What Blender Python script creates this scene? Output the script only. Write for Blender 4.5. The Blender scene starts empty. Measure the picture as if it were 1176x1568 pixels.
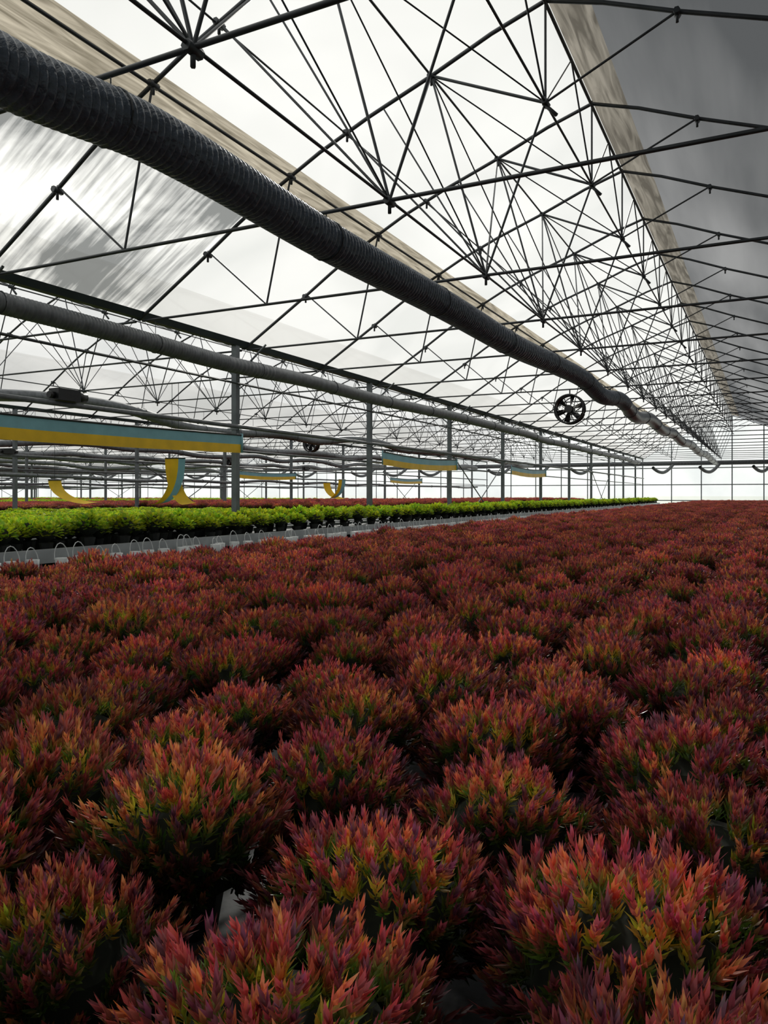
import bpy, math, random
from mathutils import Vector, Matrix
random.seed(7)
sc = bpy.context.scene
CZ = 1.25
def P(X, D, Z): return Vector((-X, D, Z + CZ))

# ---------------------------------------------------------------- materials
def newmat(name):
    m = bpy.data.materials.new(name); m.use_nodes = True
    nt = m.node_tree; nt.nodes.clear()
    out = nt.nodes.new('ShaderNodeOutputMaterial')
    return m, nt, out
def pbr(name, col, rough=0.5, metal=0.0, noise=0.0, nscale=8.0, bump=0.0):
    m, nt, out = newmat(name)
    b = nt.nodes.new('ShaderNodeBsdfPrincipled')
    b.inputs['Roughness'].default_value = rough; b.inputs['Metallic'].default_value = metal
    tc = nt.nodes.new('ShaderNodeTexCoord')
    n = nt.nodes.new('ShaderNodeTexNoise'); n.inputs['Scale'].default_value = nscale
    n.inputs['Detail'].default_value = 4
    nt.links.new(tc.outputs['Object'], n.inputs['Vector'])
    r = nt.nodes.new('ShaderNodeValToRGB')
    r.color_ramp.elements[0].position = 0.3; r.color_ramp.elements[1].position = 0.7
    k = 1 - noise
    r.color_ramp.elements[0].color = (col[0]*k, col[1]*k, col[2]*k, 1)
    k = 1 + noise
    r.color_ramp.elements[1].color = (min(1, col[0]*k), min(1, col[1]*k), min(1, col[2]*k), 1)
    nt.links.new(n.outputs['Fac'], r.inputs['Fac'])
    nt.links.new(r.outputs['Color'], b.inputs['Base Color'])
    if bump > 0:
        bp = nt.nodes.new('ShaderNodeBump'); bp.inputs['Strength'].default_value = bump
        bp.inputs['Distance'].default_value = 0.02
        nt.links.new(n.outputs['Fac'], bp.inputs['Height']); nt.links.new(bp.outputs['Normal'], b.inputs['Normal'])
    nt.links.new(b.outputs['BSDF'], out.inputs['Surface'])
    return m
def film(name, c0, c1, scale=(1,1,1), nscale=1.0, diff=0.75, p0=0.35, p1=0.65, distort=0.0, detail=6, bands=None):
    """thin greenhouse film: scattering + see-through part, tint varied by dirt/condensation noise"""
    m, nt, out = newmat(name)
    tc = nt.nodes.new('ShaderNodeTexCoord'); mp = nt.nodes.new('ShaderNodeMapping')
    mp.inputs['Scale'].default_value = scale
    nt.links.new(tc.outputs['Object'], mp.inputs['Vector'])
    n = nt.nodes.new('ShaderNodeTexNoise'); n.inputs['Scale'].default_value = nscale
    n.inputs['Detail'].default_value = detail; n.inputs['Distortion'].default_value = distort
    nt.links.new(mp.outputs['Vector'], n.inputs['Vector'])
    fac = n.outputs['Fac']
    if bands:
        mp2 = nt.nodes.new('ShaderNodeMapping'); mp2.inputs['Scale'].default_value = bands
        nt.links.new(tc.outputs['Object'], mp2.inputs['Vector'])
        n2 = nt.nodes.new('ShaderNodeTexNoise'); n2.inputs['Scale'].default_value = 1.0; n2.inputs['Detail'].default_value = 5
        nt.links.new(mp2.outputs['Vector'], n2.inputs['Vector'])
        ma = nt.nodes.new('ShaderNodeMath'); ma.operation='MULTIPLY_ADD'; ma.inputs[1].default_value=0.35
        mh = nt.nodes.new('ShaderNodeMath'); mh.operation='MULTIPLY'; mh.inputs[1].default_value=0.65
        nt.links.new(fac, mh.inputs[0]); nt.links.new(n2.outputs['Fac'], ma.inputs[0]); nt.links.new(mh.outputs[0], ma.inputs[2])
        fac = ma.outputs[0]
    r = nt.nodes.new('ShaderNodeValToRGB')
    r.color_ramp.elements[0].position = p0; r.color_ramp.elements[1].position = p1
    r.color_ramp.elements[0].color = (*c0, 1); r.color_ramp.elements[1].color = (*c1, 1)
    nt.links.new(fac, r.inputs['Fac'])
    t = nt.nodes.new('ShaderNodeBsdfTransparent'); nt.links.new(r.outputs['Color'], t.inputs['Color'])
    d = nt.nodes.new('ShaderNodeBsdfTranslucent'); nt.links.new(r.outputs['Color'], d.inputs['Color'])
    mx = nt.nodes.new('ShaderNodeMixShader'); mx.inputs[0].default_value = diff
    nt.links.new(t.outputs[0], mx.inputs[1]); nt.links.new(d.outputs[0], mx.inputs[2])
    nt.links.new(mx.outputs[0], out.inputs['Surface'])
    return m
def leafmat(name, transl=0.4, rough=0.4, var=0.35):
    m, nt, out = newmat(name)
    at = nt.nodes.new('ShaderNodeAttribute'); at.attribute_name = 'Col'
    oi = nt.nodes.new('ShaderNodeObjectInfo')
    mr = nt.nodes.new('ShaderNodeMapRange'); mr.inputs['To Min'].default_value = 1 - var; mr.inputs['To Max'].default_value = 1 + var
    nt.links.new(oi.outputs['Random'], mr.inputs['Value'])
    hs = nt.nodes.new('ShaderNodeHueSaturation')
    mr2 = nt.nodes.new('ShaderNodeMapRange'); mr2.inputs['To Min'].default_value = 0.485; mr2.inputs['To Max'].default_value = 0.515
    mm = nt.nodes.new('ShaderNodeMath'); mm.operation = 'FRACT'
    m3 = nt.nodes.new('ShaderNodeMath'); m3.operation = 'MULTIPLY'; m3.inputs[1].default_value = 17.3
    nt.links.new(oi.outputs['Random'], m3.inputs[0]); nt.links.new(m3.outputs[0], mm.inputs[0])
    nt.links.new(mm.outputs[0], mr2.inputs['Value'])
    nt.links.new(mr2.outputs[0], hs.inputs['Hue']); nt.links.new(mr.outputs[0], hs.inputs['Value'])
    nt.links.new(at.outputs['Color'], hs.inputs['Color'])
    b = nt.nodes.new('ShaderNodeBsdfPrincipled'); b.inputs['Roughness'].default_value = rough
    b.inputs['Specular IOR Level'].default_value = 0.65
    nt.links.new(hs.outputs['Color'], b.inputs['Base Color'])
    t = nt.nodes.new('ShaderNodeBsdfTranslucent'); nt.links.new(hs.outputs['Color'], t.inputs['Color'])
    mx = nt.nodes.new('ShaderNodeMixShader'); mx.inputs[0].default_value = transl
    nt.links.new(b.outputs[0], mx.inputs[1]); nt.links.new(t.outputs[0], mx.inputs[2])
    nt.links.new(mx.outputs[0], out.inputs['Surface'])
    return m

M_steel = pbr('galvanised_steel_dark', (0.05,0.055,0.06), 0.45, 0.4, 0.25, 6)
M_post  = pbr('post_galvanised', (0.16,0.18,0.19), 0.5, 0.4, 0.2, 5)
M_gutter= pbr('gutter_metal', (0.05,0.07,0.07), 0.5, 0.4, 0.2, 3)
M_duct  = pbr('duct_plastic', (0.07,0.09,0.12), 0.28, 0.0, 0.35, 26, 0.8)
M_duct2 = pbr('duct_plastic_grey', (0.12,0.13,0.14), 0.45, 0.0, 0.3, 12, 0.2)
M_alu   = pbr('bench_aluminium', (0.42,0.44,0.45), 0.45, 0.4, 0.15, 5)
M_tray  = pbr('bench_tray_plastic', (0.16,0.17,0.18), 0.6, 0.0, 0.6, 25)
M_floor = pbr('floor_concrete', (0.16,0.16,0.15), 0.8, 0.0, 0.3, 1.2, 0.2)
M_ground= pbr('outside_ground', (0.16,0.2,0.12), 0.9, 0.0, 0.4, 0.1)
M_black = pbr('black_plastic', (0.015,0.015,0.017), 0.4, 0.0, 0.2, 10)
M_white = pbr('white_wire', (0.65,0.67,0.67), 0.4, 0.0, 0.05, 10)
M_yellow= pbr('sticky_tape_yellow', (0.8,0.5,0.01), 0.4, 0.0, 0.1, 6)
M_blue  = pbr('sticky_tape_blue', (0.20,0.42,0.48), 0.4, 0.0, 0.1, 6)
M_pot   = pbr('pot_dark', (0.02,0.022,0.02), 0.6, 0.0, 0.2, 20)
M_core  = pbr('plant_core_shade', (0.010,0.015,0.006), 0.9, 0.0, 0.4, 60)  # near-black inner body added to block see-through, stands in for shade inside plants

F_clear = film('film_clear', (0.60,0.615,0.61), (0.69,0.70,0.695), (.5,.4,.5), 1.0, 0.70, .35,.65,.5,3)
F_left  = film('film_condensation', (0.20,0.21,0.21), (0.72,0.73,0.72), (1.0,.6,1.0), 1.0, 0.75, 0.45, 0.59, 0.5, 8, (1.2,16.0,1.2))
F_lfar  = film('film_light', (0.50,0.515,0.52), (0.66,0.67,0.67), (1,0.5,1), 0.5, 0.66)
F_right = film('film_grey_double', (0.085,0.09,0.095), (0.27,0.275,0.28), (0.3,0.10,0.3), 1.0, 0.92, 0.44, 0.66, 0.2, 2, (1.0,.12,1.0))
F_beige = film('film_rolled_beige', (0.14,0.125,0.095), (0.37,0.34,0.275), (14.0,1.0,14.0), 1.0, 0.95, 0.32, 0.68, 1.8)
F_beige2= film('film_rolled_edge', (0.09,0.083,0.07), (0.22,0.205,0.175), (9.0,0.9,9.0), 1.0, 0.95, 0.36, 0.66, 1.2)
F_wall  = film('wall_film', (0.66,0.69,0.71), (0.80,0.82,0.83), (1,1,1), 0.4, 0.5)

# ---------------------------------------------------------------- mesh builder
class MB:
    def __init__(s): s.v=[]; s.f=[]; s.m=[]; s.mats=[]; s.smooth=[]
    def mi(s, mat):
        if mat not in s.mats: s.mats.append(mat)
        return s.mats.index(mat)
    def face(s, idx, mat, sm=False): s.f.append(idx); s.m.append(s.mi(mat)); s.smooth.append(sm)
    def tube(s, a, b, r, mat, n=5, caps=False, r2=None):
        a=Vector(a); b=Vector(b); d=(b-a)
        if d.length<1e-6: return
        d.normalize(); up=Vector((0,0,1)) if abs(d.z)<0.9 else Vector((1,0,0))
        x=d.cross(up).normalized(); y=d.cross(x); r2=r if r2 is None else r2
        o=len(s.v)
        for p,rr in ((a,r),(b,r2)):
            for i in range(n):
                t=2*math.pi*i/n; s.v.append(p+x*math.cos(t)*rr+y*math.sin(t)*rr)
        for i in range(n):
            j=(i+1)%n; s.face((o+i,o+j,o+n+j,o+n+i),mat,True)
        if caps:
            s.face(tuple(o+i for i in reversed(range(n))),mat); s.face(tuple(o+n+i for i in range(n)),mat)
    def path(s, pts, radii, mat, n=12):
        o=len(s.v); N=len(pts)
        for k,p in enumerate(pts):
            d=(pts[min(k+1,N-1)]-pts[max(k-1,0)]).normalized()
            up=Vector((0,0,1)) if abs(d.z)<0.95 else Vector((1,0,0))
            x=d.cross(up).normalized(); y=x.cross(d)
            r=radii[k] if isinstance(radii,(list,tuple)) else radii
            for i in range(n):
                t=2*math.pi*i/n; s.v.append(p+x*math.cos(t)*r+y*math.sin(t)*r)
        for k in range(N-1):
            for i in range(n):
                j=(i+1)%n; s.face((o+k*n+i,o+k*n+j,o+(k+1)*n+j,o+(k+1)*n+i),mat,True)
    def box(s, lo, hi, mat):
        o=len(s.v)
        for z in (lo[2],hi[2]):
            for x,y in ((lo[0],lo[1]),(hi[0],lo[1]),(hi[0],hi[1]),(lo[0],hi[1])): s.v.append(Vector((x,y,z)))
        for q in ((3,2,1,0),(4,5,6,7),(0,1,5,4),(1,2,6,5),(2,3,7,6),(3,0,4,7)): s.face(tuple(o+i for i in q),mat)
    def mesh(s, name):
        me=bpy.data.meshes.new(name); me.from_pydata([tuple(v) for v in s.v],[],s.f)
        for m in s.mats: me.materials.append(m)
        me.polygons.foreach_set('material_index',s.m); me.polygons.foreach_set('use_smooth',s.smooth)
        me.update(); return me
    def obj(s, name, loc=(0,0,0), parent=None):
        o=bpy.data.objects.new(name,s.mesh(name)); o.location=loc; sc.collection.objects.link(o)
        if parent: o.parent=parent
        return o

# ---------------------------------------------------------------- section data
RX=1.75; HW=4.75; SPAN=9.5
prof=[(0,4.38),(0.5,4.22),(1.09,3.98),(1.75,3.74),(2.32,3.50),(2.85,3.23),(3.35,2.93),(3.75,2.67),(4.25,2.36),(4.75,2.05)]
def az(u):
    u=abs(u)
    for (a,za),(b,zb) in zip(prof,prof[1:]):
        if u<=b: return za+(zb-za)*(u-a)/(b-a)
    return prof[-1][1]
D0=0.7-14; NT=31; TD=[D0+2*i for i in range(NT)]   # trusses  -13.3 .. 46.7
DEND=TD[-1]; DBACK=TD[0]

# trusses of one bay
def bay_mesh():
    b=MB()
    def T(u,D,Z): return P(RX+u,D,Z)
    nodes=[-4.75,-4.25,-3.75,-3.35,-2.85,-2.32,-1.75,-1.09,-0.5,0,0.5,1.09,1.75,2.32,2.85,3.35,3.75,4.25,4.75]
    TZ=2.0
    for k,D in enumerate(TD):
        n=6 if D<20 else 4
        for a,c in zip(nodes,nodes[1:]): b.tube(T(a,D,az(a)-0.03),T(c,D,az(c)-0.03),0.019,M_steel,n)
        b.tube(T(-4.7,D,TZ),T(4.7,D,TZ),0.014,M_steel,n)
        K=(0,3.45)
        w=0.0105
        b.tube(T(0,D,K[1]),T(0,D,az(0)),0.011,M_steel,n)
        A=(0.55,TZ); B=(1.09,az(1.09)-0.03)
        b.tube(T(A[0],D,A[1]),T(B[0],D,B[1]),w,M_steel,n)
        b.tube(T(A[0],D,A[1]),T(0,D,K[1]),w,M_steel,n)
        b.tube(T(B[0],D,B[1]),T(0,D,K[1]),0.014,M_steel,n)
        b.tube(T(A[0],D,A[1]),T(2.0,D,az(2.0)-.03),w,M_steel,n)
        b.tube(T(A[0],D,A[1]),T(1.6,D,az(1.6)-.03),w*.8,M_steel,n)
        b.tube(T(2.97,D,TZ),T(2.66,D,az(2.66)),w,M_steel,n)
        b.tube(T(2.97,D,TZ),T(3.75,D,az(3.75)),w*.9,M_steel,n)
        b.tube(T(0,D,K[1]),T(-1.09,D,az(1.09)-.03),w,M_steel,n)
        for (u,z) in (A,B,(2.0,az(2.0)-.03),(2.66,az(2.66)-0.03),(3.75,az(3.75)-0.03),(-1.09,az(1.09)-.03)):
            b.tube(T(u,D-0.05,z-0.01),T(u,D+0.05,z-0.01),0.028,M_steel,6,True)
            b.tube(T(u,D,z-0.09),T(u,D,z+0.02),0.013,M_steel,5,True)
        b.tube(T(0,D-0.06,K[1]),T(0,D+0.06,K[1]),0.032,M_steel,6,True)
        b.tube(T(-0.1,D,K[1]-0.13),T(0.02,D,K[1]),0.018,M_steel,5,True)
        if k<NT-1:
            E=D+2
            b.tube(T(0,D,K[1]),T(0,D+1,az(0)-.05),0.009,M_steel,4)
            b.tube(T(0,D+1,az(0)-.05),T(0,E,K[1]),0.009,M_steel,4)
            b.tube(T(0.55,D,TZ),T(1.09,E,az(1.09)-.03),0.009,M_steel,4)
            b.tube(T(1.09,D,az(1.09)-.03),T(0,E,K[1]),0.009,M_steel,4)
            b.tube(T(0.55,E,TZ),T(1.09,D,az(1.09)-.03),0.008,M_steel,4)
    a,c=TD[0],TD[-1]
    for (u,z,r) in ((0,3.45,.012),(0,4.33,.018),(.55,TZ,.010),(1.09,az(1.09)-.03,.012),(2.66,az(2.66)-.05,.015),(2.0,az(2.0)-.05,.009)):
        b.tube(T(u,a,z),T(u,c,z),r,M_steel,6)
    return b.mesh('roof_truss_frame')
bayme=bay_mesh()
BAYS=list(range(-1,7))          # bay index: 0 = ours; positive = to the left
for i in BAYS:
    o=bpy.data.objects.new('roof_truss_frame',bayme); o.location=(-SPAN*i,0,0); sc.collection.objects.link(o)

# roof film
def roof(name, i):
    b=MB()
    segs=[DBACK]+[DBACK+2*k for k in range(1,NT)]
    ulist=sorted(set([round(x,3) for x in [-4.75,-4.25,-3.75,-3.35,-3.0,-2.7,-2.32,-1.75,-1.09,-.5,-.38,0,.5,1.09,1.75,2.32,2.6,2.85,3.05,3.35,3.75,4.25,4.75]]))
    nu=len(ulist)
    for D in segs:
        for u in ulist: b.v.append(P(RX+u,D,az(u)+0.01))
    for k in range(len(segs)-1):
        for j in range(nu-1):
            um=(ulist[j]+ulist[j+1])/2; Dm=segs[k]
            if i==0:
                if um< -0.38: mat=F_right
                elif um<0: mat=F_beige2
                elif um<2.6: mat=F_clear
                elif um<3.05: mat=F_beige
                else: mat=F_left if Dm<6.6 else F_clear
            else:
                mat=F_right if um<-0.38 and i<0 else (F_beige if 2.6<um<3.05 and i<0 else F_lfar)
            b.face((k*nu+j,k*nu+j+1,(k+1)*nu+j+1,(k+1)*nu+j),mat,True)
    return b.obj(name,(-SPAN*i,0,0))
for i in BAYS: roof('ceiling',i)

# gutters, posts, rail pipes
XL=RX+HW+SPAN*6; XR=RX-HW-SPAN
for g in range(-2,7):
    X=RX+HW+SPAN*g
    b=MB()
    pr=[(-.09,2.10),(-.045,2.03),(.045,2.03),(.09,2.10),(.08,2.10),(.04,2.045),(-.04,2.045),(-.08,2.10)]
    o=len(b.v)
    for D in (DBACK,DEND):
        for x,z in pr: b.v.append(P(X+x,D,z))
    for j in range(8):
        q=(j+1)%8; b.face((o+j,o+q,o+8+q,o+8+j),M_gutter)
    b.obj('roof_gutter')
    b=MB()
    D=4.75-16
    while D<DEND+.1:
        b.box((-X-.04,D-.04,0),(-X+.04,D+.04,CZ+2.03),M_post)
        b.box((-X-.08,D-.08,0),(-X+.08,D+.08,.015),M_post)
        if X<XL-1: b.tube(P(X+.5,D,2.0),P(X,D,1.6),.014,M_post,5)
        if X>XR+1: b.tube(P(X-.5,D,2.0),P(X,D,1.6),.014,M_post,5)
        D+=3.95
    for (d0,d1) in ((16.6,20.55),(32.4,36.35)):
        b.tube(P(X,d0,-1.1),P(X,d1,.9),.015,M_post,5); b.tube(P(X,d1,-1.1),P(X,d0,.9),.015,M_post,5)
    b.obj('support_post_row')
    if X<XR+1 or X>XL-1: continue
    b=MB()
    b.tube(P(X-.08,DBACK,.92),P(X-.08,DEND,.92),.028,M_duct2,8)
    b.tube(P(X+.08,DBACK,.6),P(X+.08,DEND,.6),.018,M_duct2,6)
    b.tube(P(X-.08,DBACK,1.5),P(X-.08,DEND,1.5),.012,M_steel,6)
    D=4.75-16
    while D<DEND+.1:
        b.box((-X-.1,D-.052,CZ+.88),(-X+.1,D-.041,CZ+.90),M_post); D+=3.95
    b.obj('heating_pipe_rail')

# ---------------------------------------------------------------- corrugated ducts
def duct(name, ctrl, r, mat, step=0.0, n=20, dmax=16, hang=True, loc=(0,0,0)):
    def ev(D):
        for k in range(len(ctrl)-1):
            if D<=ctrl[k+1][0]:
                p0=ctrl[max(k-1,0)];p1=ctrl[k];p2=ctrl[k+1];p3=ctrl[min(k+2,len(ctrl)-1)]
                t=(D-p1[0])/(p2[0]-p1[0]); 
                def h(i):
                    m1=(p2[i]-p0[i])/max(1e-6,(p2[0]-p0[0]))*(p2[0]-p1[0]); m2=(p3[i]-p1[i])/max(1e-6,(p3[0]-p1[0]))*(p2[0]-p1[0])
                    return (2*t**3-3*t*t+1)*p1[i]+(t**3-2*t*t+t)*m1+(-2*t**3+3*t*t)*p2[i]+(t**3-t*t)*m2
                return h(1),h(2)
        return ctrl[-1][1],ctrl[-1][2]
    b=MB(); pts=[];rad=[];D=ctrl[0][0];k=0
    while D<ctrl[-1][0]:
        X,Z=ev(D); pts.append(P(X,D,Z))
        if 0<D<dmax:
            rad.append(r*(1.0+0.045*(1 if k%4 in(0,1) else -1))); D+=0.0115*(1 if D<8 else 1.8)
        else: rad.append(r); D+=0.25
        k+=1
    b.path(pts,rad,mat,n)
    for D in TD:
        if ctrl[0][0]<D<ctrl[-1][0]:
            X,Z=ev(D)
            c=P(X,D,Z)
            ring=[c+Vector((math.cos(t)*r*1.06,0,math.sin(t)*r*1.06)) for t in [2*math.pi*q/16 for q in range(17)]]
            b.path(ring,0.006,M_steel,5)
            if hang: b.tube(c+Vector((0,0,r)),P(X,D,2.0),.005,M_steel,4)
    return b.obj(name,loc)
c=[(-12,2.8,1.76),(0.6,2.8,1.76),(2.1,2.8,1.73),(3.0,2.8,1.82),(4.7,2.8,1.80),(6.9,2.78,1.82),(9,2.75,1.80),(11,2.72,1.86),(12.6,2.66,1.86),(13.8,2.6,1.73),(15.5,2.56,1.84),(17.5,2.58,1.70),(19.5,2.55,1.84),(22,2.55,1.74),(24.5,2.55,1.84),(27,2.5,1.72),(30,2.5,1.82),(34,2.5,1.72),(38,2.5,1.82),(42,2.5,1.74),(45.5,2.5,1.7)]
duct('corrugated_air_duct',c,0.134,M_duct,n=28)
random.seed(3)
def wav(X,Z,a,r0=0.03):
    out=[];D=-12
    while D<45.5: out.append((D,X+random.uniform(-r0,r0),Z+random.uniform(-a,a))); D+=2.0
    return out
duct('corrugated_air_duct',wav(6.25,1.72,.03),0.10,M_duct2,n=16,dmax=9)
for i in range(1,7):
    duct('corrugated_air_duct',wav(2.7+SPAN*i,1.7,.13),0.11,M_duct2,n=8,dmax=-1)
    duct('corrugated_air_duct',wav(6.1+SPAN*i,1.6,.15),0.11,M_duct2,n=8,dmax=-1)
    if i>1: duct('corrugated_air_duct',wav(6.05+SPAN*(i-1),.42,.05),0.05,M_duct2,n=6,dmax=-1,hang=False)

# header pipe at the end wall
b=MB(); b.tube(P(-12,DEND-.5,1.75),P(62,DEND-.5,1.75),.13,M_duct2,10,True)
for i in range(-1,7):
    for u in (-2,0.6,3):
        X=RX+u+SPAN*i
        pts=[P(X+.9*t,DEND-.5-1.6*t,1.7-.55*math.sin(t*2.6)*(1-.2*t)) for t in [q/12 for q in range(13)]]
        b.path(pts,.09,M_duct2,7)
b.obj('air_header_pipe')

# ---------------------------------------------------------------- circulation fan
def fan(X,D,Z,R,name='circulation_fan'):
    b=MB(); c=P(X,D,Z)
    for dy in (-.09,.09):
        b.path([c+Vector((math.cos(t)*R,dy,math.sin(t)*R)) for t in [2*math.pi*q/32 for q in range(33)]],.02,M_black,6)
    o=len(b.v)
    for dy in (-.09,.09):
        for q in range(32):
            t=2*math.pi*q/32; b.v.append(c+Vector((math.cos(t)*R*.99,dy,math.sin(t)*R*.99)))
    for q in range(32): b.face((o+q,o+(q+1)%32,o+32+(q+1)%32,o+32+q),M_black,True)
    b.tube(c+Vector((0,-.12,0)),c+Vector((0,.14,0)),R*.28,M_black,16,True)
    for k in range(6):
        t=2*math.pi*k/6+.3; o=len(b.v)
        for (rr,w,tw) in ((.2,.16,.05),(.55,.36,.05),(.93,.5,.03)):
            for s in (-1,1):
                a=t+s*w*.5/rr*.75; b.v.append(c+Vector((math.cos(a)*R*rr,s*tw,math.sin(a)*R*rr)))
        b.face((o,o+1,o+3,o+2),M_black); b.face((o+2,o+3,o+5,o+4),M_black)
    for rr in (.45,.72):
        b.path([c+Vector((math.cos(t)*R*rr,-.1,math.sin(t)*R*rr)) for t in [2*math.pi*q/24 for q in range(25)]],.004,M_black,4)
    for k in range(4):
        t=math.pi*k/2+.4; b.tube(c+Vector((math.cos(t)*R*.2,-.1,math.sin(t)*R*.2)),c+Vector((math.cos(t)*R,-.09,math.sin(t)*R)),.008,M_black,4)
    b.tube(c+Vector((0,0,R)),P(X,D,2.0),.012,M_black,6)
    return b.obj(name)
fan(3.37,14.7,1.62,.27); fan(3.37+SPAN,20.7,1.6,.25); fan(3.37+2*SPAN,28.7,1.6,.25)

# ---------------------------------------------------------------- sticky trap banners + ribbons
def banner(X,d0,d1,zt,zb,name='insect_trap_banner'):
    b=MB(); n=20; zm=zb+(zt-zb)*.48; 
    for k in range(n+1):
        D=d0+(d1-d0)*k/n; s=-.05*math.sin(math.pi*k/n); w=.01*math.sin(k*1.7)
        for z in (zt,zm,zb): b.v.append(P(X+w*(z!=zt),D,z+s))
    for k in range(n):
        b.face((3*k,3*k+1,3*k+4,3*k+3),M_blue,True); b.face((3*k+1,3*k+2,3*k+5,3*k+4),M_yellow,True)
    b.path([P(X,d0+(d1-d0)*k/n,zt-.05*math.sin(math.pi*k/n)) for k in range(n+1)],.012,M_black,5)
    b.tube(P(X,d0,zb),P(X,d0,zt+.02),.012,M_blue,6,True); b.tube(P(X,d1,zb),P(X,d1,zt+.02),.02,M_blue,6,True)
    for q in (0,1):
        D=(d0,d1)[q]; b.tube(P(X,D,zt),P(X+.02,D,.888),.006,M_steel,4)
    return b.obj(name)
banner(6.36,.9,8.45,.80,.56); banner(6.36,12.7,16.5,.79,.55); banner(6.36,20.7,24.4,.79,.56)
banner(6.36+SPAN,20.7,24.4,.80,.56); banner(6.36+SPAN,32.5,36.2,.8,.56)
def ribbon(X,D,z0,z1,sweep):
    b=MB(); n=16
    for k in range(n+1):
        t=k/n; x=sweep*t*t; z=z0+(z1-z0)*(1-(1-t)**1.6)
        for w in (-.12,.0,.12): b.v.append(P(X-x+.75*w,D-.65*w+x*.4,z-w*.15*t))
    for k in range(n):
        b.face((3*k,3*k+1,3*k+4,3*k+3),M_blue if sweep<0 else M_yellow,True); b.face((3*k+1,3*k+2,3*k+5,3*k+4),M_yellow,True)
    b.tube(P(X-.09,D+.08,z0),P(X+.09,D-.08,z0),.012,M_black,5,True); b.tube(P(X,D,z0),P(X,D,2.0),.006,M_steel,4)
    b.obj('insect_trap_ribbon')
ribbon(9.6,10.7,.65,-.17,.3); ribbon(9.45,10.7,.65,-.17,-.35); ribbon(12.6,10.7,.28,-.17,.7); ribbon(12.9,22.7,.5,-.15,-.4); ribbon(13.5,22.7,.4,-.15,.5)

# vent motor boxes
def motor(X,D,Z):
    b=MB(); c=P(X,D,Z)
    b.box((c.x-.07,c.y-.16,c.z-.02),(c.x+.07,c.y+.12,c.z+.10),M_black)
    b.tube(c+Vector((0,.12,.04)),c+Vector((0,.24,.04)),.05,M_black,10,True)
    b.tube(c+Vector((0,-.22,.03)),c+Vector((0,-.16,.03)),.035,M_black,8,True)
    b.obj('vent_motor')
motor(6.42,5.6,.97); motor(6.42+SPAN,12.2,.97); motor(6.42+SPAN,25.2,.97)

# ---------------------------------------------------------------- shell
b=MB(); b.box((-75,DBACK-.5,-.1),(13,DEND+.5,0),M_floor); b.obj('floor')
b=MB(); b.box((-400,-200,-.2),(400,600,-.11),M_ground); b.obj('outside_ground')
def endwall(name,D,s):
    b=MB()
    for i in BAYS:
        us=[x for x,_ in prof]; us=[-u for u in reversed(us[1:])]+us
        o=len(b.v)
        for u in us: b.v.append(P(RX+u+SPAN*i,D,az(u)))
        for u in us: b.v.append(P(RX+u+SPAN*i,D,-CZ))
        n=len(us)
        for j in range(n-1): b.face((o+j,o+j+1,o+n+j+1,o+n+j),F_wall)
        for k in range(7):
            u=-HW+SPAN*k/6; b.tube(P(RX+u+SPAN*i,D+s*.04,-CZ),P(RX+u+SPAN*i,D+s*.04,az(u)),.03,M_post,4)
        for z in (-.35,.55,1.5): b.tube(P(RX-HW+SPAN*i,D+s*.04,z),P(RX+HW+SPAN*i,D+s*.04,z),.028,M_post,4)
    return b.obj(name)
endwall('wall_far',DEND+.16,-1); endwall('wall_back',DBACK-.16,1)
for nm,X in (('wall_left',XL+.16),('wall_right',XR-.16)):
    b=MB(); o=0
    for p in (P(X,DBACK,-CZ),P(X,DEND,-CZ),P(X,DEND,2.1),P(X,DBACK,2.1)): b.v.append(p)
    b.face((0,1,2,3),F_wall)
    for k in range(NT): b.tube(P(X,TD[k],-CZ),P(X,TD[k],2.1),.03,M_alu,4)
    for z in (-.35,.55,1.5): b.tube(P(X,DBACK,z),P(X,DEND,z),.028,M_alu,4)
    b.obj(nm)

# ---------------------------------------------------------------- benches
BZ=-0.50
def bench(X0,X1,d0,d1,name='growing_bench'):
    b=MB(); z=CZ+BZ
    b.box((-X1,d0,z-.03),(-X0,d1,z),M_tray)
    for X in (X0,X1):
        b.box((-X-.02,d0,z-.07),(-X+.02,d1,z+.045),M_alu)
    for D in (d0,d1): b.box((-X1,D-.02,z-.07),(-X0,D+.02,z+.045),M_alu)
    D=d0+.4
    while D<d1:
        for X in (X0+.25,X1-.25):
            b.tube((-X,D,0),(-X,D,z-.03),.025,M_alu,6)
        b.box((-X1+.02,D-.02,z-.09),(-X0-.02,D+.02,z-.03),M_alu)
        b.tube((-X0-.25,D,.12),(-X1+.25,D,.12),.015,M_alu,5)
        D+=2.0
    return b.obj(name)
bench(-2.75,3.2,-3,45)
bench(5.35,6.3,-3,45)
bench(6.75,8.9,-3,45)
bench(9.3,15.6,-3,45)
for i in (1,2,3,4): bench(RX+HW+SPAN*i+.4,RX+HW+SPAN*i+SPAN-.4,-3,45)
b=MB(); random.seed(5)
D=2.0
while D<40:
    X=5.2+random.uniform(-.04,.04); r=.055+random.uniform(-.015,.02)
    b.path([P(X+.02*math.sin(t),D+math.cos(t)*r,BZ-.03+math.sin(t)*r*1.8) for t in [math.pi*q/8 for q in range(9)]],.004,M_white,5)
    b.tube(P(X,D,BZ-.16),P(X,D,BZ-.02),.045,M_white,8,True,.055)
    D+=random.uniform(.14,.28)
b.tube(P(5.2,-3,BZ-.17),P(5.2,45,BZ-.17),.03,M_alu,8)
b.tube(P(4.4,-3,BZ-.08),P(4.4,45,BZ-.08),.035,M_alu,8)
D=-2.6
while D<45:
    b.tube(P(4.4,D,-CZ),P(4.4,D,BZ-.08),.02,M_alu,6); b.tube(P(4.4,D,BZ-.19),P(5.2,D,BZ-.19),.02,M_alu,6); D+=2
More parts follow.
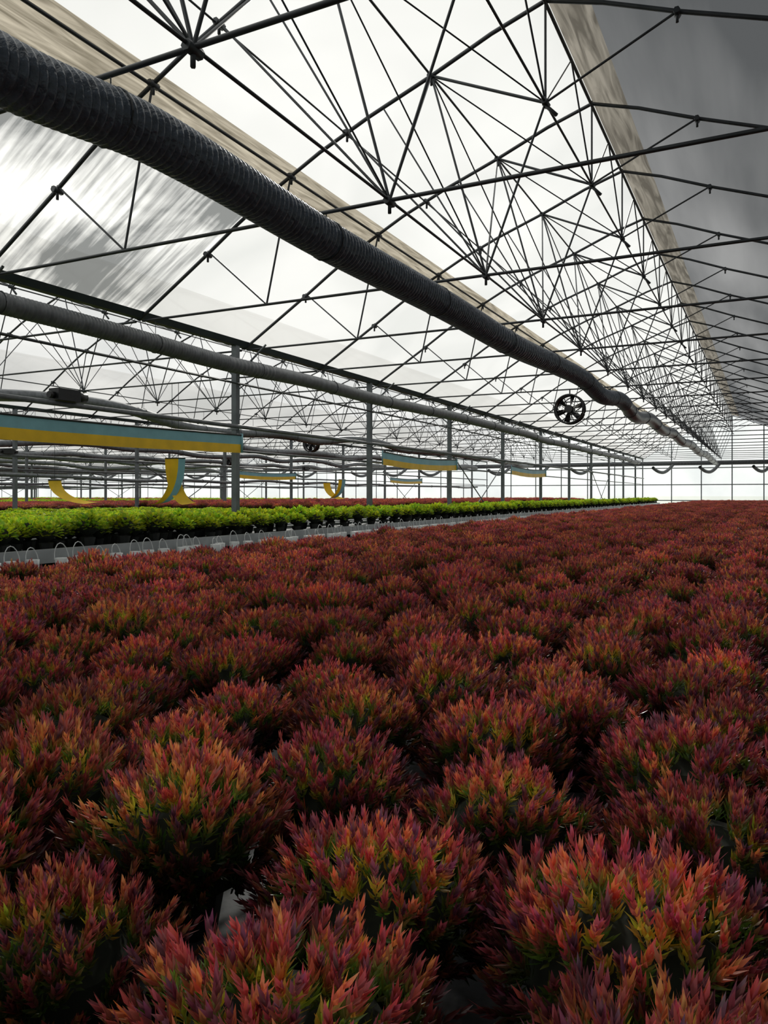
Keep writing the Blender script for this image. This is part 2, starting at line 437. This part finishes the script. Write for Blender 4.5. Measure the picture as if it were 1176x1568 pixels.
b.obj('transport_rail_with_wire_hoops')

# ---------------------------------------------------------------- plants
M_heather=leafmat('heather_foliage',.42,.28,.28)
M_green=leafmat('yellow_green_foliage',.5,.45,.2)
def mix(a,b,t): return tuple(a[i]*(1-t)+b[i]*t for i in range(3))
def finish(name,V,F,C,MI,mats):
    me=bpy.data.meshes.new(name); me.from_pydata([tuple(v) for v in V],[],F)
    for m in mats: me.materials.append(m)
    me.polygons.foreach_set('material_index',MI)
    ca=me.color_attributes.new('Col','FLOAT_COLOR','POINT')
    flat=[]
    for c in C: flat.extend((min(1,c[0]),min(1,c[1]),min(1,c[2]),1))
    ca.data.foreach_set('color',flat); me.update()
    return bpy.data.objects.new(name,me)
def heather(seed, nshoot=340, whorls=8):
    rnd=random.Random(seed); V=[];F=[];C=[];MI=[]
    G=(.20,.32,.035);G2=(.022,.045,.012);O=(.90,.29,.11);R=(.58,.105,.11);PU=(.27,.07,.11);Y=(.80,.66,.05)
    warm=rnd.uniform(.25,.9)
    for s in range(nshoot):
        ph=math.acos(max(-.2,1-1.18*rnd.random()))
        th=rnd.uniform(0,2*math.pi)
        d=Vector((math.sin(ph)*math.cos(th),math.sin(ph)*math.sin(th),math.cos(ph)))
        lump=1+.13*math.sin(3*th+seed)+.09*math.sin(5*th+2*seed)
        base=Vector((d.x*.085*lump,d.y*.085*lump,.070+d.z*.058*(1+.15*math.sin(4*th+seed)*math.sin(ph))))
        dr=(d*.95+Vector((0,0,.38))+Vector((rnd.uniform(-.45,.45),rnd.uniform(-.45,.45),rnd.uniform(-.15,.2)))).normalized()
        L=rnd.uniform(.016,.038)
        bend=Vector((rnd.uniform(-.5,.5),rnd.uniform(-.5,.5),.45))
        up=Vector((0,0,1)) if abs(dr.z)<.9 else Vector((1,0,0))
        x=dr.cross(up).normalized();y=dr.cross(x)
        kind=rnd.random()
        tip = O if kind<warm*.45 else (R if kind<.72 else PU)
        mid = O if rnd.random()<.25+warm*.3 else R
        low = Y if (ph<.75 and rnd.random()<.25+.4*warm) else G
        low_shade = 1-.85*max(0,min(1,(ph-.65)/.75))  # lower shoots darkened in colour: shade of the gaps between clumps painted in
        for w in range(whorls):
            t=(w+.5)/whorls
            p=base+dr*(L*t)+bend*(L*t*t*.5)
            dd=(dr+bend*t).normalized()
            ang=math.radians(50-36*t); ll=.0128*(1-.1*t)*rnd.uniform(.7,1.35); wd=.0021*(1-.1*t)
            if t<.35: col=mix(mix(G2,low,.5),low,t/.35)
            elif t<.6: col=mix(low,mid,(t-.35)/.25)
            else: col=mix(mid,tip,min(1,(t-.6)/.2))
            for q in range(3):
                a=2*math.pi*q/3+w*1.05+rnd.uniform(-.3,.3)
                rdir=x*math.cos(a)+y*math.sin(a)
                ld=(dd*math.cos(ang)+rdir*math.sin(ang))
                sd=dd.cross(rdir).normalized()
                o=len(V); cc=tuple(max(0,v*low_shade*rnd.uniform(.65,1.3)) for v in col)
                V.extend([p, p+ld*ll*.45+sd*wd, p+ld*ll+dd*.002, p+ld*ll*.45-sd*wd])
                F.append((o,o+1,o+2,o+3)); C.extend([mix(cc,G2,.4),cc,tuple(v*1.25+.03*low_shade for v in cc),cc]); MI.append(0)
    def lathe(prof2,mi,n=12,col=(0,0,0)):
        o=len(V)
        for r,z in prof2:
            for i in range(n):
                t=2*math.pi*i/n; V.append(Vector((math.cos(t)*r,math.sin(t)*r,z))); C.append(col)
        for k in range(len(prof2)-1):
            for i in range(n):
                j=(i+1)%n; F.append((o+k*n+i,o+k*n+j,o+(k+1)*n+j,o+(k+1)*n+i)); MI.append(mi)
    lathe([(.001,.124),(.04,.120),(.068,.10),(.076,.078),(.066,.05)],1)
    lathe([(.001,.0),(.036,.0),(.05,.060),(.053,.063),(.045,.063),(.001,.06)],2)
    return finish('heather_plant_clump',V,F,C,MI,[M_heather,M_core,M_pot])
def leafy(seed,n=190):
    rnd=random.Random(seed);V=[];F=[];C=[];MI=[]
    for s in range(n):
        ph=math.acos(max(-.25,1-1.3*rnd.random())); th=rnd.uniform(0,6.283)
        d=Vector((math.sin(ph)*math.cos(th),math.sin(ph)*math.sin(th),math.cos(ph)))
        rr=rnd.uniform(.6,1)
        p=Vector((d.x*.12*rr,d.y*.12*rr,.19+d.z*.10*rr))
        ld=(d*.9+Vector((rnd.uniform(-.5,.5),rnd.uniform(-.5,.5),rnd.uniform(.0,.7)))).normalized()
        sd=ld.cross(Vector((rnd.uniform(-.4,.4),rnd.uniform(-.4,.4),1))).normalized(); nn=sd.cross(ld)
        l=rnd.uniform(.035,.06); w=l*.34
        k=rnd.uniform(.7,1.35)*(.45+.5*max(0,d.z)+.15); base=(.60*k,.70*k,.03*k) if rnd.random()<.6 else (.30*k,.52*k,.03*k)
        o=len(V)
        V.extend([p,p+ld*l*.35+sd*w+nn*.004,p+ld*l*.75+sd*w*.8+nn*.002,p+ld*l-nn*.006,p+ld*l*.75-sd*w*.8+nn*.002,p+ld*l*.35-sd*w+nn*.004,p+ld*l*.55-nn*.003])
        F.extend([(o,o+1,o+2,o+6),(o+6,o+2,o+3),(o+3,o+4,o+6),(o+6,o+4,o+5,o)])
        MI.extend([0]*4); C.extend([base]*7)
    o=len(V);n2=10
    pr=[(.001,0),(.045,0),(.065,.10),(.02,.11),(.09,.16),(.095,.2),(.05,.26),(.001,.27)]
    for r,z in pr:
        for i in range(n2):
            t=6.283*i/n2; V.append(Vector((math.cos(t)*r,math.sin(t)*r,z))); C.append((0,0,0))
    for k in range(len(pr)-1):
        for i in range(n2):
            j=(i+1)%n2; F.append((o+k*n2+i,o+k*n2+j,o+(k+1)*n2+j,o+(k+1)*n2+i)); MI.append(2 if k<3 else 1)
    return finish('yellow_green_potted_plant',V,F,C,MI,[M_green,M_core,M_pot])

colH=bpy.data.collections.new('heather_variants')
for s in range(8): colH.objects.link(heather(s*13+1))
colG=bpy.data.collections.new('leafy_variants')
for s in range(4): colG.objects.link(leafy(s*7+2))

def gn_group(coll,name):
    ng=bpy.data.node_groups.new(name,'GeometryNodeTree')
    ng.interface.new_socket('Geometry',in_out='INPUT',socket_type='NodeSocketGeometry')
    ng.interface.new_socket('Geometry',in_out='OUTPUT',socket_type='NodeSocketGeometry')
    N=ng.nodes; L=ng.links
    gi=N.new('NodeGroupInput'); go=N.new('NodeGroupOutput')
    iop=N.new('GeometryNodeInstanceOnPoints'); ci=N.new('GeometryNodeCollectionInfo')
    ci.inputs['Collection'].default_value=coll; ci.inputs['Separate Children'].default_value=True; ci.inputs['Reset Children'].default_value=True
    def na(n,t):
        x=N.new('GeometryNodeInputNamedAttribute'); x.data_type=t; x.inputs['Name'].default_value=n
        return [o for o in x.outputs if o.enabled and o.name=='Attribute'][0]
    e=N.new('FunctionNodeEulerToRotation')
    L.new(gi.outputs[0],iop.inputs['Points']); L.new(ci.outputs[0],iop.inputs['Instance'])
    iop.inputs['Pick Instance'].default_value=True
    L.new(na('idx','INT'),iop.inputs['Instance Index'])
    L.new(na('rot','FLOAT_VECTOR'),e.inputs[0]); L.new(e.outputs[0],iop.inputs['Rotation'])
    L.new(na('scl','FLOAT_VECTOR'),iop.inputs['Scale'])
    L.new(iop.outputs[0],go.inputs[0])
    return ng
NGH=gn_group(colH,'scatter_heather'); NGG=gn_group(colG,'scatter_leafy')
def field(name,ng,nvar,X0,X1,d0,d1,sp,sc0,zs=1.0,skip=None,seed=1,jit=.06,spd=None,stag=None):
    rnd=random.Random(seed); pts=[];rot=[];scl=[];idx=[]
    spd=spd or sp*.9; stag=sp/2 if stag is None else stag
    row=0; D=d0
    while D<d1:
        X=X0+(stag if row%2 else 0)
        while X<X1:
            x=X+rnd.gauss(0,sp*jit); d=D+rnd.gauss(0,sp*jit)
            if not(skip and skip(x,d)):
                pts.append((-x,d,CZ+BZ)); s=sc0*rnd.uniform(.88,1.1)
                rot.extend((rnd.uniform(-.06,.06),rnd.uniform(-.06,.06),rnd.uniform(0,6.283)))
                scl.extend((s,s,s*zs*rnd.uniform(.9,1.1))); idx.append(rnd.randrange(nvar))
            X+=sp
        D+=spd; row+=1
    me=bpy.data.meshes.new(name); me.from_pydata(pts,[],[])
    a=me.attributes.new('rot','FLOAT_VECTOR','POINT'); a.data.foreach_set('vector',rot)
    a=me.attributes.new('scl','FLOAT_VECTOR','POINT'); a.data.foreach_set('vector',scl)
    a=me.attributes.new('idx','INT','POINT'); a.data.foreach_set('value',idx)
    o=bpy.data.objects.new(name,me); sc.collection.objects.link(o)
    md=o.modifiers.new('scatter','NODES'); md.node_group=ng
    return o
def skipc(x,d):
    return (x*x+d*d)<.17**2
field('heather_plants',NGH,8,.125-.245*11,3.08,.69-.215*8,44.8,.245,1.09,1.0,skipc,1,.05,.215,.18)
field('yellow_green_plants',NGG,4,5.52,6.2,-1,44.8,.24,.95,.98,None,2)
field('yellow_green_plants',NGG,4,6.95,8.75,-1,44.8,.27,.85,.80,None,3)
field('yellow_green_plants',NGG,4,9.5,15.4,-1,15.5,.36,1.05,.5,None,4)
field('heather_plants',NGH,8,9.5,15.4,16,44.8,.29,1.35,1.25,None,4)
for i,(ng,nv) in enumerate(((NGH,8),(NGG,4),(NGH,8),(NGG,4))):
    X=RX+HW+SPAN*(i+1)
    field('yellow_green_plants' if ng==NGG else 'heather_plants',ng,nv,X+.6,X+SPAN-.6,0,44.6,.42,1.5 if ng==NGG else 1.9,.5 if ng==NGG else .72,None,10+i)

# ---------------------------------------------------------------- light
w=bpy.data.worlds.new('overcast_sky'); sc.world=w; w.use_nodes=True
nt=w.node_tree; bg=nt.nodes['Background']
tc=nt.nodes.new('ShaderNodeTexCoord'); sp=nt.nodes.new('ShaderNodeSeparateXYZ'); nt.links.new(tc.outputs['Generated'],sp.inputs[0])
rp=nt.nodes.new('ShaderNodeValToRGB'); nt.links.new(sp.outputs['Z'],rp.inputs['Fac'])
rp.color_ramp.elements[0].position=0.0; rp.color_ramp.elements[0].color=(.90,.94,.97,1)
rp.color_ramp.elements[1].position=0.5; rp.color_ramp.elements[1].color=(.93,.94,.94,1)
nt.links.new(rp.outputs['Color'],bg.inputs['Color']); bg.inputs['Strength'].default_value=0.85
TH=math.atan(587/1178)
sd=bpy.data.lights.new('sun','SUN'); sd.energy=5.4; sd.angle=math.radians(5); sd.color=(1,.95,.87)
so=bpy.data.objects.new('sun',sd); sc.collection.objects.link(so)
azm=TH; el=math.radians(28)
tosun=Vector((-math.sin(azm)*math.cos(el),math.cos(azm)*math.cos(el),math.sin(el)))
so.rotation_euler=tosun.to_track_quat('Z','Y').to_euler(); so.location=tosun*80

# ---------------------------------------------------------------- camera
cam=bpy.data.cameras.new('camera'); co=bpy.data.objects.new('camera',cam); sc.collection.objects.link(co)
cam.sensor_fit='VERTICAL'; cam.sensor_height=36; cam.lens=36*1178/1568
cam.shift_y=-27/1568; cam.clip_start=.02; cam.clip_end=2000
co.location=(0,0,CZ); co.rotation_euler=(math.pi/2,0,TH)
sc.camera=co
sc.view_settings.view_transform='Standard'
